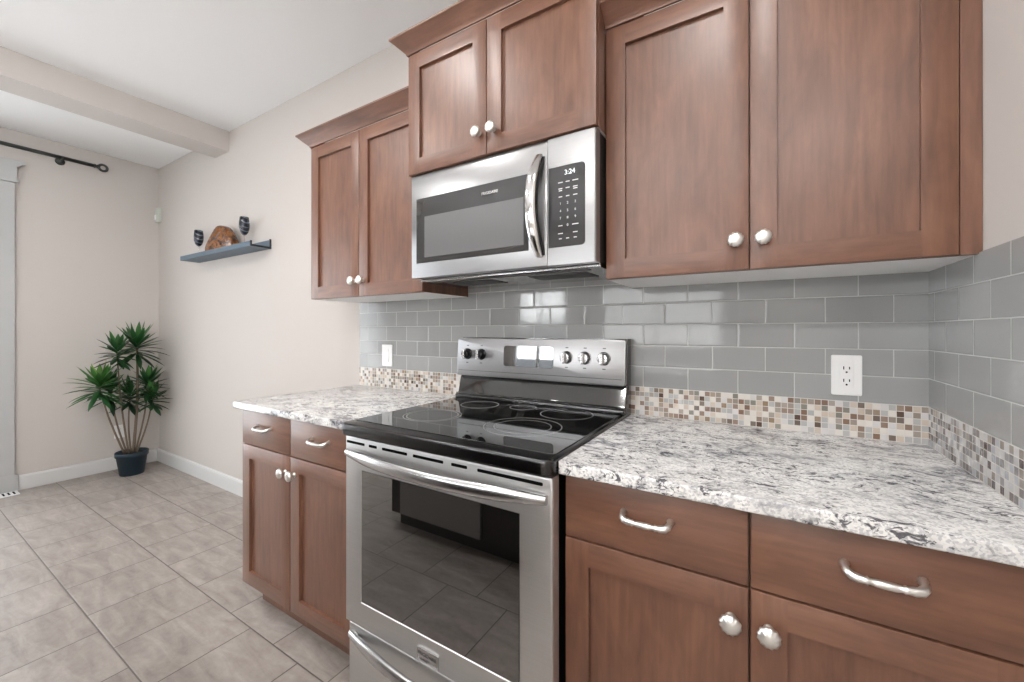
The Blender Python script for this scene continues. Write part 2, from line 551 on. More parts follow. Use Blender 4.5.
def frame_of(axis, p0, p1, u0, u1, z0, z1, t, mull):
    bm = new()
    def bar(a, b, c, d):
        if axis == 'x': box(bm, p0, p1, a, b, c, d, 0.003)
        else: box(bm, a, b, p0, p1, c, d, 0.003)
    bar(u0, u0 + t, z0, z1); bar(u1 - t, u1, z0, z1)
    bar(u0 + t, u1 - t, z0, z0 + t); bar(u0 + t, u1 - t, z1 - t, z1)
    for m_ in mull: bar(m_ - t / 2, m_ + t / 2, z0 + t, z1 - t)
    return bm


struct('door_1', frame_of('x', XL - 0.09, XL - 0.02, DY0, DY1, 0.02, DZ, 0.07, [(DY0 + DY1) / 2]), M['trim'])
struct('door_pane', box(new(), XL - 0.058, XL - 0.052, DY0 + 0.06, DY1 - 0.06, 0.08, DZ - 0.06), M['pane'])
for i, (u0, u1, z0, z1) in enumerate(RW):
    struct('window_%d' % (i + 1), frame_of('y', YR - 0.08, YR - 0.02, u0, u1, z0, z1, 0.05, [(u0 + u1) / 2]), M['trim'])
    struct('window_pane', box(new(), u0 + 0.045, u1 - 0.045, YR - 0.053, YR - 0.047, z0 + 0.045, z1 - 0.045), M['pane'])

struct('window_3', frame_of('x', XE + 0.02, XE + 0.08, -4.3, -2.3, 0.4, 2.5, 0.06, [-3.3]), M['trim'])  # unseen window added for the fill light
struct('window_pane', box(new(), XE + 0.047, XE + 0.053, -4.25, -2.35, 0.45, 2.45), M['pane'])

# dropped beam between kitchen and dining corner
struct('ceiling_beam', box(new(), -2.535, -2.312, YR, 0.0, 2.597, H), M['wall'])

# baseboards: bevelled-top profile
bp = [(0, 0), (-0.016, 0), (-0.016, 0.098), (-0.011, 0.108), (0, 0.112)]
struct('baseboard_back', prism(new(), bp, XL, -0.764, 'x'), M['trim'])
struct('baseboard_left', prism(new(), [(XL - a, b) for a, b in bp], -0.847, -0.016, 'y'), M['trim'])
# patio door casing: plinth, upright, frieze, cap with bead
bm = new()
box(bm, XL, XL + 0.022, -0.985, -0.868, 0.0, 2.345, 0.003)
struct('trim_1', bm, M['trim_shaded'])
struct('trim_2', box(new(), XL, XL + 0.026, -0.99, -0.848, 0.0, 0.125, 0.003), M['trim_shaded'])
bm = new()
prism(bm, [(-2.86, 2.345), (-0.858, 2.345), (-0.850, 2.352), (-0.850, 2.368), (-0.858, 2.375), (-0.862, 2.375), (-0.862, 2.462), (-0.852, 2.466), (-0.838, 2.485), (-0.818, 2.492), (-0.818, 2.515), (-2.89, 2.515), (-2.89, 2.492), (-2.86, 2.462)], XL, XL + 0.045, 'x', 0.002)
struct('trim_3', bm, M['trim_shaded'])
struct('trim_4', box(new(), XL, XL + 0.022, -2.86, -2.73, 0.0, 2.345, 0.003), M['trim_shaded'])

# ------------------------------------------------------------------ backsplash tile and mosaic
ZT0, ZM, ZU = 0.914, 1.0155, 1.378
bm = new()
TX0, TX1 = -0.772, XR
prism(bm, [(TX0, ZM), (TX1, ZM), (TX1, ZU), (0.758, ZU), (0.758, 1.44), (0.004, 1.44), (0.004, ZU), (TX0, ZU)], -0.006, 0.0, 'y')
struct('wall_tile_back', bm, M['subway_back'])
struct('wall_tile_right', box(new(), XR - 0.006, XR, -0.70, -0.006, ZM, ZU + 0.003), M['subway_right'])
struct('wall_mosaic_back', box(new(), TX0, TX1, -0.0065, 0.0, ZT0, ZM), M['mosaic_back'])
struct('wall_mosaic_right', box(new(), XR - 0.0065, XR, -0.66, -0.0065, ZT0, ZM), M['mosaic_right'])

# ------------------------------------------------------------------ cabinet parts
def shaker(bm, x0, x1, z0, z1, yf, t=0.019, s=0.058, rec=0.0115, bev=0.0016):
    """five-piece door as one mesh: slot 0 upright grain, slot 1 level grain on the rails"""
    xs = [x0, x0 + s, x1 - s, x1]; zs = [z0, z0 + s, z1 - s, z1]
    F = [[bm.verts.new((x, yf, z)) for x in xs] for z in zs]
    R = [[bm.verts.new((x, yf + rec, z)) for x in (xs[1] + 0.0004, xs[2] - 0.0004)] for z in (zs[1] + 0.0004, zs[2] - 0.0004)]
    B = [bm.verts.new((x, yf + t, z)) for x, z in ((x0, z0), (x1, z0), (x1, z1), (x0, z1))]
    fs = []
    for j in range(3):
        for i in range(3):
            if i == 1 and j == 1: continue
            f = bm.faces.new((F[j][i], F[j][i + 1], F[j + 1][i + 1], F[j + 1][i])); f.material_index = 1 if i == 1 else 0; fs.append(f)
    fs.append(bm.faces.new((R[0][0], R[0][1], R[1][1], R[1][0])))
    inner = [F[1][1], F[1][2], F[2][2], F[2][1]]; rr = [R[0][0], R[0][1], R[1][1], R[1][0]]
    for k in range(4):
        l = (k + 1) % 4
        fs.append(bm.faces.new((inner[k], inner[l], rr[l], rr[k])))
    per = [[F[0][i] for i in range(4)], [F[j][3] for j in range(4)], [F[3][3 - i] for i in range(4)], [F[3 - j][0] for j in range(4)]]
    for k in range(4):
        fs.append(bm.faces.new([*per[k], B[(k + 1) % 4], B[k]]))
    fs.append(bm.faces.new(B[::-1]))
    bmesh.ops.recalc_face_normals(bm, faces=fs)
    es = [e for e in bm.edges if all(abs(v.co.y - yf) < 1e-6 for v in e.verts) and (
        all(abs(v.co.x - x0) < 1e-6 for v in e.verts) or all(abs(v.co.x - x1) < 1e-6 for v in e.verts) or
        all(abs(v.co.z - z0) < 1e-6 for v in e.verts) or all(abs(v.co.z - z1) < 1e-6 for v in e.verts))]
    bmesh.ops.bevel(bm, geom=es, offset=bev, segments=2, profile=0.5, affect='EDGES')
    return bm


def knob_mesh(x, z, y):
    """fluted egg-shaped knob on a short neck, pointing to -y"""
    prof = [(a_ * 1.12, b_ * 1.02) for a_, b_ in [(0.0, 0), (0.0085, 0), (0.0085, 0.002), (0.0055, 0.005), (0.005, 0.011), (0.0085, 0.013), (0.0135, 0.0165), (0.0165, 0.021), (0.017, 0.0245), (0.0155, 0.0285), (0.011, 0.0315), (0.005, 0.033), (0.0, 0.0333)]]
    return lathe(new(), prof, 48, 'y', (x, y, z), lambda a, h: 1 + (0.048 * math.cos(12 * a + 110 * h) if h > 0.014 else 0))


def pull_mesh(x, z, y, half=0.049):
    """bow pull: hooked posts, ringed elbows and a turned grip"""
    pts, rad = [], []
    for (px, py, pz, r) in ((-half, 0, 0.004, .0078), (-half, -.003, .004, .0064), (-half, -.011, .003, .0058), (-half + .002, -.018, 0, .0070), (-half + .007, -.023, -.003, .0076), (-half + .015, -.025, -.004, .0074),
                            (-half + .023, -.026, -.004, .0060), (-half + .026, -.026, -.004, .0072), (-half + .029, -.026, -.004, .0050), (-.012, -.027, -.004, .0064), (0, -.027, -.004, .0068)):
        pts.append((x + px, y + py, z + pz)); rad.append(r)
    pts += [(2 * x - p[0], p[1], p[2]) for p in pts[-2::-1]]; rad += rad[-2::-1]
    return tube(new(), pts, rad, 12)


def door(parent, x0, x1, z0, z1, yf, kx, kz):
    d = shade(obj('door', shaker(new(), x0, x1, z0, z1, yf), [M['wood'], M['wood_x']], parent), 25)
    k = obj('knob', knob_mesh(kx, kz, yf), M['nickel'], d); k['label'] = 'polished silver knob'
    return d


def drawer(parent, x0, x1, z0, z1, yf, hx, hz):
    d = shade(obj('drawer', box(new(), x0, x1, yf, yf + 0.019, z0, z1, 0.0022), M['wood_x'], parent), 25)
    k = obj('handle', pull_mesh(hx, hz, yf), M['nickel'], d); k['label'] = 'silver bow handle'
    return d


def base_cabinet(x0, x1, doors, label, filler=None):
    t = thing('base_cabinet', ((x0 + x1) / 2, -0.3, 0), label, 'cabinet', None)
    bm = new()
    prism(bm, [(-0.598, 0.112), (-0.598, 0.884), (-0.004, 0.884), (-0.004, 0.0), (-0.534, 0.0), (-0.534, 0.112)], x0, x1, 'x')
    obj('carcass', bm, M['wood'], t)
    if filler:
        obj('filler_strip', box(new(), filler[0], filler[1], -0.607, -0.598, 0.112, 0.884), M['wood'], t)
    for (a, b, side) in doors:
        kx = b - 0.029 if side == 'r' else a + 0.029
        door(t, a, b, 0.127, 0.7285, -0.62, kx, 0.664)
        drawer(t, a, b, 0.7325, 0.876, -0.62, (a + b) / 2, 0.816)
    return t


base_cabinet(-0.764, -0.001, [(-0.7635, -0.3975, 'r'), (-0.3935, -0.002, 'l')], 'low dark-stained maple cabinet left of the stove')
base_cabinet(0.768, XR - 0.001, [(0.7705, 1.1485, 'r'), (1.1525, 1.5275, 'l')], 'low dark-stained maple cabinet right of the stove, in the tiled corner', (1.5285, XR - 0.001))


def countertop(x0, x1, label):
    bm = box(new(), x0, x1, -0.65, -0.0068, 0.8842, 0.914, 0.0)
    es = [e for e in bm.edges if all(v.co.y < -0.6 for v in e.verts) or (x0 < -0.5 and all(abs(v.co.x - x0) < 1e-5 for v in e.verts))]
    bmesh.ops.bevel(bm, geom=es, offset=0.006, segments=3, profile=0.5, affect='EDGES')
    o = shade(obj('countertop', bm, M['granite']), 40)
    return tag(rest(o, ((x0 + x1) / 2, -0.33, 0.8842)), label, 'countertop')


countertop(-0.785, 0.002, 'speckled white and grey granite counter left of the stove')
countertop(0.7645, XR - 0.0068, 'speckled white and grey granite counter right of the stove, running into the corner')


def crown(x0, x1, yf, z0, left, right, d=0.053, h=0.055):
    prof = [(0.0, 0.0), (0.006, 0.0), (0.008, 0.006), (0.018, 0.016), (0.032, 0.029), (0.046, 0.043), (d, 0.048), (d, h), (0.0, h)]
    bm = new(); rings = []
    yb = -0.001
    for o_, z in prof:
        L = []
        if left: L += [(x0 - o_, yb), (x0 - o_, yf - o_)]
        else: L += [(x0, yf - o_)]
        if right: L += [(x1 + o_, yf - o_), (x1 + o_, yb)]
        else: L += [(x1, yf - o_)]
        rings.append([bm.verts.new((x, y, z0 + z)) for x, y in L])
    m_ = len(rings[0]); n = len(rings); fs = []
    for i in range(n):
        j = (i + 1) % n
        for k in range(m_ - 1):
            fs.append(bm.faces.new((rings[i][k], rings[i][k + 1], rings[j][k + 1], rings[j][k])))
    fs.append(bm.faces.new([r[0] for r in rings])); fs.append(bm.faces.new([r[-1] for r in rings][::-1]))
    bmesh.ops.recalc_face_normals(bm, faces=fs)
    return bm


def upper_cabinet(x0, x1, yd, z0, z1, doors, label, crown_lr, filler=None):
    """wall cabinet: white underside, shaker doors, flared crown moulding"""
    t = thing('wall_cabinet', ((x0 + x1) / 2, -0.15, z0), label, 'cabinet')
    bm = new(); box(bm, x0, x1, yd + 0.0205, -0.001, z0, z1)
    for f in bm.faces:
        if f.normal.z < -0.9: f.material_index = 1
    obj('carcass', bm, [M['wood'], M['melamine']], t)
    for (a, b, side, kz) in doors:
        door(t, a, b, z0 + 0.001, z1 - 0.003, yd, b - 0.029 if side == 'r' else a + 0.029, kz)
    if filler: obj('filler_strip', box(new(), filler[0], filler[1], yd + 0.0015, yd + 0.0205, z0, z1), M['wood'], t)
    c = shade(obj('crown_moulding', crown(x0, x1, yd + 0.002, z1, *crown_lr), M['wood_x'], t), 30)
    return t


ZK = 1.449
upper_cabinet(-0.764, -0.001, -0.303, 1.378, 2.142, [(-0.7635, -0.3975, 'r', ZK), (-0.3945, -0.002, 'l', ZK)], 'wall cabinet left of the microwave, pale wall on its left', (True, False))
upper_cabinet(0.0, 0.7615, -0.3815, 1.8215, 2.288, [(0.0005, 0.3695, 'r', 1.899), (0.3725, 0.761, 'l', 1.899)], 'short wall cabinet mounted above the microwave', (True, True))
upper_cabinet(0.7625, XR - 0.001, -0.303, 1.378, 2.142, [(0.7645, 1.1425, 'r', ZK + 0.005), (1.1455, 1.5225, 'l', ZK + 0.005)], 'large wall cabinet right of the microwave, meeting the right wall', (False, False), (1.524, XR - 0.001))

# ------------------------------------------------------------------ stove
SX0, SX1, DF = 0.008, 0.760, -0.668
st = thing('stove', (0.384, -0.34, 0), 'stainless steel electric stove with black glass top between the two granite counters', 'stove')
obj('body', box(new(), SX0 + 0.006, SX1 - 0.006, -0.632, -0.03, 0.02, 0.900, 0.004), M['black'], st)
for fx in (SX0 + 0.05, SX1 - 0.05):
    for fy in (-0.58, -0.09):
        obj('foot', lathe(new(), [(0, 0), (0.018, 0), (0.018, 0.01), (0.01, 0.014), (0.01, 0.025), (0, 0.025)], 12, 'z', (fx, fy, 0)), M['black_matt'], st)
# cooktop: black frame with bullnosed front and rounded front corners, ceramic glass inlay
bm = new()
prism(bm, rrect(SX0 - 0.001, SX1 + 0.003, -0.690, -0.075, 0.026, 6, (1, 1, 0, 0)), 0.884, 0.924, 'z', 0.007, 3)
ct = shade(obj('cooktop', bm, M['steel_dark'], st), 40)
bm = new()
prism(bm, rrect(SX0 + 0.012, SX1 - 0.008, -0.640, -0.100, 0.012, 4), 0.9235, 0.9262, 'z', 0.001, 1)
gl = shade(obj('glass_surface', bm, M['cook_glass'], ct), 30)


def ring(cx, cy, r, wdt=0.0016):
    return lathe(new(), [(r - wdt, 0.9262), (r - wdt, 0.9265), (r + wdt, 0.9265), (r + wdt, 0.9262)], 64, 'z', (cx, cy, 0))


M['ring'] = plain('grey_burner_print', (0.20, 0.20, 0.20), 0.3)
for (cx, cy, r) in ((0.545, -0.435, 0.120), (0.545, -0.435, 0.088), (0.195, -0.455, 0.088), (0.195, -0.455, 0.10), (0.215, -0.205, 0.075), (0.585, -0.195, 0.092), (0.39, -0.165, 0.05)):
    obj('burner_ring', ring(cx, cy, r), M['ring'], ct)
# black slanted backguard and steel control panel above
bm = new()
prism(bm, [(-0.012, 0.90), (-0.098, 0.90), (-0.098, 0.945), (-0.090, 0.952), (-0.074, 1.015), (-0.066, 1.022), (-0.060, 1.19), (-0.012, 1.19)], SX0 + 0.004, SX1 + 0.002, 'x', 0.003)
bgd = shade(obj('backguard', bm, M['backguard'], st), 35)
bm = box(new(), SX0 + 0.002, SX1 + 0.003, -0.112, -0.0985, 0.9245, 0.943, 0.005, 3)
shade(obj('backguard_lip', bm, M['steel_dark'], st))
PX0, PX1 = -0.002, 0.760
PYB, PYT = -0.086, -0.074                      # front of the panel, bottom and top (it leans back)
pm = lambda z: PYB + (PYT - PYB) * (z - 1.022) / (1.187 - 1.022)
bm = new()
prism(bm, rrect(PX0, PX1, 1.022, 1.187, 0.010, 4), 0.0, 0.026, 'y', 0.003, 2)
for v in bm.verts: v.co.y += pm(v.co.z)
cp = shade(obj('control_panel', bm, M['steel'], st), 35)
bm = new(); box(bm, PX0 + 0.012, PX1 - 0.012, -0.0006, 0.002, 1.0445, 1.0465)
for v in bm.verts: v.co.y += pm(v.co.z)
obj('groove', bm, M['dark_ink'], cp)
bm = new(); prism(bm, rrect(0.247, 0.478, 1.073, 1.158, 0.012, 5), -0.002, 0.004, 'y', 0.0008, 1)
for v in bm.verts: v.co.y += pm(v.co.z)
obj('clock_display', bm, M['display'], cp)
for i, kx in enumerate((0.056, 0.131, 0.534, 0.608, 0.682)):
    kz = 1.118
    y = pm(kz)
    bm = lathe(new(), [(0, -0.002), (0.0245, -0.002), (0.0245, 0.003), (0.022, 0.005), (0.0205, 0.020), (0.018, 0.024), (0, 0.025)], 32, 'y', (kx, y, kz))
    kn = shade(obj('knob', bm, M['steel_bar'] if i > 1 else M['steel_dark'], cp), 40)
    kn['label'] = 'round steel burner knob'
    obj('grip', box(new(), kx - 0.0065, kx + 0.0065, y - 0.036, y - 0.02, kz - 0.021, kz + 0.021, 0.003), M['steel_bar'], kn)
bm = new()
for kx in (0.056, 0.131, 0.534, 0.608, 0.682):
    for dz in (0.037, -0.038):
        box(bm, kx - 0.006, kx + 0.006, -0.0004, 0.001, 1.118 + dz - 0.0018, 1.118 + dz + 0.0018)
for v in bm.verts: v.co.y += pm(v.co.z)
obj('printed_mark', bm, M['dark_ink'], cp)['kind'] = 'stuff'

# oven door with window, vent slots and bowed handle
WX0, WX1, WZ0, WZ1 = 0.086, 0.673, 0.356, 0.779
bm = new()
DX0, DX1, DZ0, DZ1 = 0.010, 0.760, 0.276, 0.879
xs = [DX0, WX0, WX1, DX1]; zs = [DZ0, WZ0, WZ1, DZ1]
F = [[bm.verts.new((x, DF, z)) for x in xs] for z in zs]
Rr = [bm.verts.new((x, DF + 0.004, z)) for x, z in ((WX0 + .003, WZ0 + .003), (WX1 - .003, WZ0 + .003), (WX1 - .003, WZ1 - .003), (WX0 + .003, WZ1 - .003))]
Bk = [bm.verts.new((x, DF + 0.034, z)) for x, z in ((DX0, DZ0), (DX1, DZ0), (DX1, DZ1), (DX0, DZ1))]
for j in range(3):
    for i in range(3):
        if i == 1 and j == 1: continue
        bm.faces.new((F[j][i], F[j][i + 1], F[j + 1][i + 1], F[j + 1][i]))
bm.faces.new(Rr)
inn = [F[1][1], F[1][2], F[2][2], F[2][1]]
for k in range(4): bm.faces.new((inn[k], inn[(k + 1) % 4], Rr[(k + 1) % 4], Rr[k]))
per = [F[0], [F[j][3] for j in range(4)], F[3][::-1], [F[3 - j][0] for j in range(4)]]
for k in range(4): bm.faces.new([*per[k], Bk[(k + 1) % 4], Bk[k]])
bm.faces.new(Bk[::-1])
bmesh.ops.recalc_face_normals(bm, faces=bm.faces[:])
es = [e for e in bm.edges if all(abs(v.co.y - DF) < 1e-6 for v in e.verts) and len({*[round(v.co.x, 5) for v in e.verts]} & {DX0, DX1}) + len({*[round(v.co.z, 5) for v in e.verts]} & {DZ0, DZ1}) >= 1
      and (all(abs(v.co.x - DX0) < 1e-6 for v in e.verts) or all(abs(v.co.x - DX1) < 1e-6 for v in e.verts) or all(abs(v.co.z - DZ0) < 1e-6 for v in e.verts) or all(abs(v.co.z - DZ1) < 1e-6 for v in e.verts))]
bmesh.ops.bevel(bm, geom=es, offset=0.006, segments=3, profile=0.5, affect='EDGES')
od = shade(obj('oven_door', bm, M['steel_range'], st), 30)
obj('oven_window', box(new(), WX0 + 0.0032, WX1 - 0.0032, DF + 0.0012, DF + 0.0062, WZ0 + 0.0032, WZ1 - 0.0032), M['oven_glass'], od)
for (a, b) in ((0.018, 0.105), (0.125, 0.162), (0.185, 0.292), (0.315, 0.430), (0.458, 0.512), (0.545, 0.735)):
    bm = new(); prism(bm, rrect(a, b, 0.856, 0.8645, 0.003, 3), DF - 0.0006, DF + 0.002, 'y')
    obj('vent_slot', bm, M['slot'], od)


def bow_handle(x0, x1, z, y0, depth, hz, thick, dz=0.0):
    """flat bar bowed outwards whose ends run into the door"""
    bm = new(); n = 28; rings = []
    for i in range(n + 1):
        t = i / n; x = x0 + (x1 - x0) * t
        b = 1 - abs(2 * t - 1) ** 2.0
        yc = y0 - 0.006 - depth * b
        hh = hz * (0.62 + 0.38 * min(1, 6 * t, 6 * (1 - t)))
        th = thick
        zz = z - dz * b
        rings.append([bm.verts.new((x, yc + th * math.cos(a) * 0.5, zz + hh * 0.5 * math.sin(a))) for a in (2 * PI * k / 14 for k in range(14))])
    for i in range(n):
        for k in range(14):
            l = (k + 1) % 14
            bm.faces.new((rings[i][k], rings[i][l], rings[i + 1][l], rings[i + 1][k]))
    bm.faces.new(rings[0]); bm.faces.new(rings[-1])
    bmesh.ops.recalc_face_normals(bm, faces=bm.faces[:])
    return bm


shade(obj('handle', bow_handle(0.026, 0.748, 0.828, DF, 0.046, 0.038, 0.020), M['steel_bar'], od), 50)
bm = new(); box(bm, 0.335, 0.415, DF - 0.006, DF + 0.001, 0.286, 0.325, 0.002)
bd = obj('badge', bm, M['steel_bar'], od)
text('lettering', 'FRIGIDAIRE', 0.0135, 0.375, 0.311, DF - 0.0062, M['dark_ink'], bd)
text('lettering', 'GALLERY', 0.0085, 0.368, 0.2965, DF - 0.0062, M['dark_ink'], bd)
# storage drawer below
dr = shade(obj('drawer', box(new(), 0.014, 0.756, DF + 0.010, DF + 0.036, 0.055, 0.268, 0.006, 3), M['steel_range'], st), 30)
shade(obj('handle', bow_handle(0.030, 0.738, 0.236, DF + 0.012, 0.046, 0.040, 0.022), M['steel_bar'], dr), 50)

# ------------------------------------------------------------------ microwave
MF, MZ0, MZ1 = -0.370, 1.4235, 1.8205
mw = thing('microwave', (0.38, -0.18, MZ0), 'stainless steel over-the-range microwave under the short wall cabinet', 'microwave')
obj('body', box(new(), 0.006, 0.7565, MF + 0.03, -0.0065, MZ0 + 0.004, MZ1 - 0.0005, 0.003), M['black_matt'], mw)
md = shade(obj('door', box(new(), 0.006, 0.5975, MF, MF + 0.030, MZ0, MZ1 - 0.001, 0.0025), M['steel'], mw), 30)
mg = obj('window_frame', box(new(), 0.033, 0.53, MF - 0.0018, MF + 0.006, 1.479, 1.727, 0.0012, 1), M['mw_glass'], md)
obj('window_screen', box(new(), 0.076, 0.512, MF - 0.0023, MF + 0.002, 1.4995, 1.655, 0.0004, 1), M['mw_screen'], mg)
text('lettering', 'FRIGIDAIRE', 0.0135, 0.378, 1.693, MF - 0.0022, M['ink'], mg)
bm = new(); prism(bm, rrect(0.599, 0.7575, MZ0, MZ1 - 0.001, 0.0, 1, (0, 0, 0, 0)), MF, MF + 0.030, 'y', 0.0)
es = [e for e in bm.edges if all(abs(v.co.y - MF) < 1e-6 for v in e.verts) and all(v.co.x > 0.75 for v in e.verts)]
bmesh.ops.bevel(bm, geom=es, offset=0.009, segments=4, profile=0.5, affect='EDGES')
mp = shade(obj('control_panel', bm, M['steel'], mw), 30)
bm = new(); prism(bm, rrect(0.602, 0.723, 1.478, 1.727, 0.012, 5, (0, 1, 1, 0)), MF - 0.0016, MF + 0.004, 'y', 0.0006, 1)
mk = obj('keypad', bm, M['panel_glass'], mp)
KY = MF - 0.0018
M['clock'] = plain('clock_digits', (0.9, 0.95, 0.95), 0.5, 0, None, Emission_Color=(0.85, 0.95, 1.0), Emission_Strength=0.6)
text('clock_digit', '3:24', 0.021, 0.674, 1.704, KY, M['clock'], mk)
KC = (0.643, 0.667, 0.692)
bm = new()
for z, ws in ((1.676, (.016, .013, .019)), (1.657, (.013, .013, .015)), (1.651, (.011, .0, .014)), (1.632, (.012, .011, .014)), (1.543, (.014, 0, .020)), (1.519, (.016, 0, .015)), (1.503, (0.010, 0.010, 0.010))):
    for cx, wd in zip(KC, ws):
        if wd: box(bm, cx - wd / 2, cx + wd / 2, KY - 0.0004, KY + 0.001, z - 0.0014, z + 0.0014)
for r_, z in enumerate((1.611, 1.588, 1.566)):
    for c_, cx in enumerate(KC): join(bm, text('t', str(3 * r_ + c_ + 1), 0.0105, cx, z, KY, None, 'bm', depth=0.0004))
join(bm, text('t', '0', 0.0105, KC[1], 1.543, KY, None, 'bm', depth=0.0004))
obj('key_print', bm, M['ink'], mk)['kind'] = 'stuff'
# bowed vertical handle
bm = new(); n = 26; rings = []
for i in range(n + 1):
    t = i / n; z = 1.452 + (1.775 - 1.452) * t
    b = 1 - abs(2 * t - 1) ** 2.2
    yc = MF - 0.007 - 0.052 * b
    xc = 0.5665 + 0.006 * (1 - b)
    w_ = 0.5 * 0.036 * (0.7 + 0.3 * min(1, 5 * t, 5 * (1 - t)))
    rings.append([bm.verts.new((xc + w_ * math.cos(a), yc + 0.008 * math.sin(a), z)) for a in (2 * PI * k / 14 for k in range(14))])
for i in range(n):
    for k in range(14):
        l = (k + 1) % 14
        bm.faces.new((rings[i][k], rings[i][l], rings[i + 1][l], rings[i + 1][k]))
bm.faces.new(rings[0]); bm.faces.new(rings[-1])
bmesh.ops.recalc_face_normals(bm, faces=bm.faces[:])
mh = shade(obj('handle', bm, M['chrome'], md), 50)
mh['label'] = 'bowed chrome handle with black back'
bm = new(); rings = []
for i in range(n + 1):
    t = i / n; z = 1.458 + (1.769 - 1.458) * t
    b = 1 - abs(2 * t - 1) ** 2.2
    yc = MF - 0.001 - 0.052 * b
    xc = 0.5665 + 0.006 * (1 - b)
    rings.append([bm.verts.new((xc + dx, min(MF + 0.001, yc + dy), z)) for dx, dy in ((-0.016, -0.003), (0.0165, -0.003), (0.0165, 0.016), (-0.016, 0.016))])
for i in range(n):
    for k in range(4):
        l = (k + 1) % 4
        try: bm.faces.new((rings[i][k], rings[i][l], rings[i + 1][l], rings[i + 1][k]))
        except ValueError: pass
bm.faces.new(rings[0]); bm.faces.new(rings[-1])
bmesh.ops.recalc_face_normals(bm, faces=bm.faces[:])
shade(obj('grip_back', bm, M['black'], mh), 40)

# underside: steel plate with dark intake strips and lamp cover
un = obj('underside', box(new(), 0.010, 0.754, MF + 0.045, -0.02, MZ0 - 0.010, MZ0 + 0.005, 0.003), M['grille'], mw)
for (a, b, c, d_) in ((0.05, 0.71, MF + 0.050, MF + 0.085), (0.08, 0.30, -0.25, -0.13), (0.46, 0.68, -0.25, -0.13)):
    obj('intake_grille', box(new(), a, b, c, d_, MZ0 - 0.0115, MZ0 - 0.009), M['black_matt'], un)

# ------------------------------------------------------------------ outlets, switch
def plate(bm, x, z, y, w_, h, t=0.005):
    return prism(bm, rrect(x - w_ / 2, x + w_ / 2, z - h / 2, z + h / 2, 0.004, 3), y - t, y, 'y', 0.0015, 2)


def outlet(x, z, y, label, rot=0.0, w_=0.070, h=0.116):
    t = thing('wall_outlet', (x, y, z), label, 'outlet')
    obj('cover_plate', plate(new(), x, z, y, w_, h), M['white'], t)
    s = obj('receptacle', prism(new(), rrect(x - 0.0165, x + 0.0165, z - 0.034, z + 0.034, 0.003, 3), y - 0.0065, y - 0.004, 'y', 0.0008, 1), M['white'], t)
    for dz in (0.018, -0.018):
        for dx, hh in ((-0.0065, 0.009), (0.0065, 0.0075)):
            obj('slot', box(new(), x + dx - 0.0012, x + dx + 0.0012, y - 0.0068, y - 0.006, z + dz - hh / 2 + .003, z + dz + hh / 2 + .003), M['slot'], s)
        obj('slot', lathe(new(), [(0, 0.006), (0.0026, 0.006), (0.0026, 0.0069), (0, 0.0069)], 12, 'y', (x, y, z + dz - 0.009)), M['slot'], s)
    t.rotation_euler.z = rot
    return t


outlet(1.379, 1.0915, -0.0062, 'white outlet on the grey tile above the right-hand counter')
t = thing('light_switch', (-0.543, -0.0062, 1.088), 'white rocker switch on the grey tile above the left-hand counter', 'switch')
obj('cover_plate', plate(new(), -0.543, 1.088, -0.0062, 0.078, 0.116), M['white'], t)
obj('rocker', prism(new(), [(-0.0062 - 0.004, 1.055), (-0.0062 - 0.0105, 1.055), (-0.0062 - 0.0065, 1.088), (-0.0062 - 0.0085, 1.121), (-0.0062 - 0.004, 1.121)], -0.559, -0.527, 'x'), M['white'], t)
outlet(-3.684, 0.330, -0.272, 'white outlet low on the beige wall behind the potted plant', PI / 2)
bpy.data.objects['wall_outlet.001'].location = (XL + 0.0002, -0.273, 0.328)

# corner motion sensor
t = thing('motion_sensor', (XL + 0.04, -0.001, 2.235), 'small pale motion sensor high in the room corner', 'sensor')
obj('housing', prism(new(), [(XL + 0.012, -0.001), (XL + 0.012, -0.022), (XL + 0.028, -0.036), (XL + 0.060, -0.036), (XL + 0.075, -0.022), (XL + 0.075, -0.001)], 2.235, 2.365, 'z', 0.004), plain('pale_grey_plastic', (0.55, 0.58, 0.53), 0.4), t)
obj('lens', prism(new(), [(XL + 0.030, -0.035), (XL + 0.030, -0.040), (XL + 0.058, -0.040), (XL + 0.058, -0.035)], 2.255, 2.30, 'z', 0.001), M['white'], t)

# floor register
t = thing('floor_register', (-3.606, -1.01, 0), 'white floor vent beside the door trim', 'vent')
bm = new(); box(bm, -3.664, -3.548, -1.165, -0.857, 0.0, 0.005, 0.002)
obj('frame', bm, M['white'], t)
for k in range(11):
    y = -1.135 + k * 0.025
    obj('louver_slot', box(new(), -3.645, -3.567, y, y + 0.010, 0.0045, 0.0056), M['slot'], t)

# ------------------------------------------------------------------ curtain rod
t = thing('curtain_rod', (-3.62, -1.85, 2.61), 'dark metal curtain rod with ring finial above the door trim', 'curtain rod')
RX, RZ = -3.62, 2.612
obj('rod', tube(new(), [(RX, -3.3, RZ), (RX, -0.445, RZ)], 0.0145, 14), M['rod'], t)
bm = lathe(new(), [(0, 0), (0.014, 0), (0.019, 0.006), (0.014, 0.012), (0.010, 0.016), (0.017, 0.022), (0.010, 0.028), (0.008, 0.034), (0, 0.034)], 16)
bm.transform(Matrix.Translation((RX, -0.452, RZ)) @ Matrix.Rotation(-PI / 2, 4, 'X'))
fin = obj('finial', bm, M['rod'], t)
tube_pts = [(RX, -0.395 + 0.026 * math.cos(a), RZ + 0.026 * math.sin(a)) for a in (2 * PI * k / 28 for k in range(29))]
obj('finial_ring', tube(new(), tube_pts, 0.0095, 10, False), M['rod'], fin)
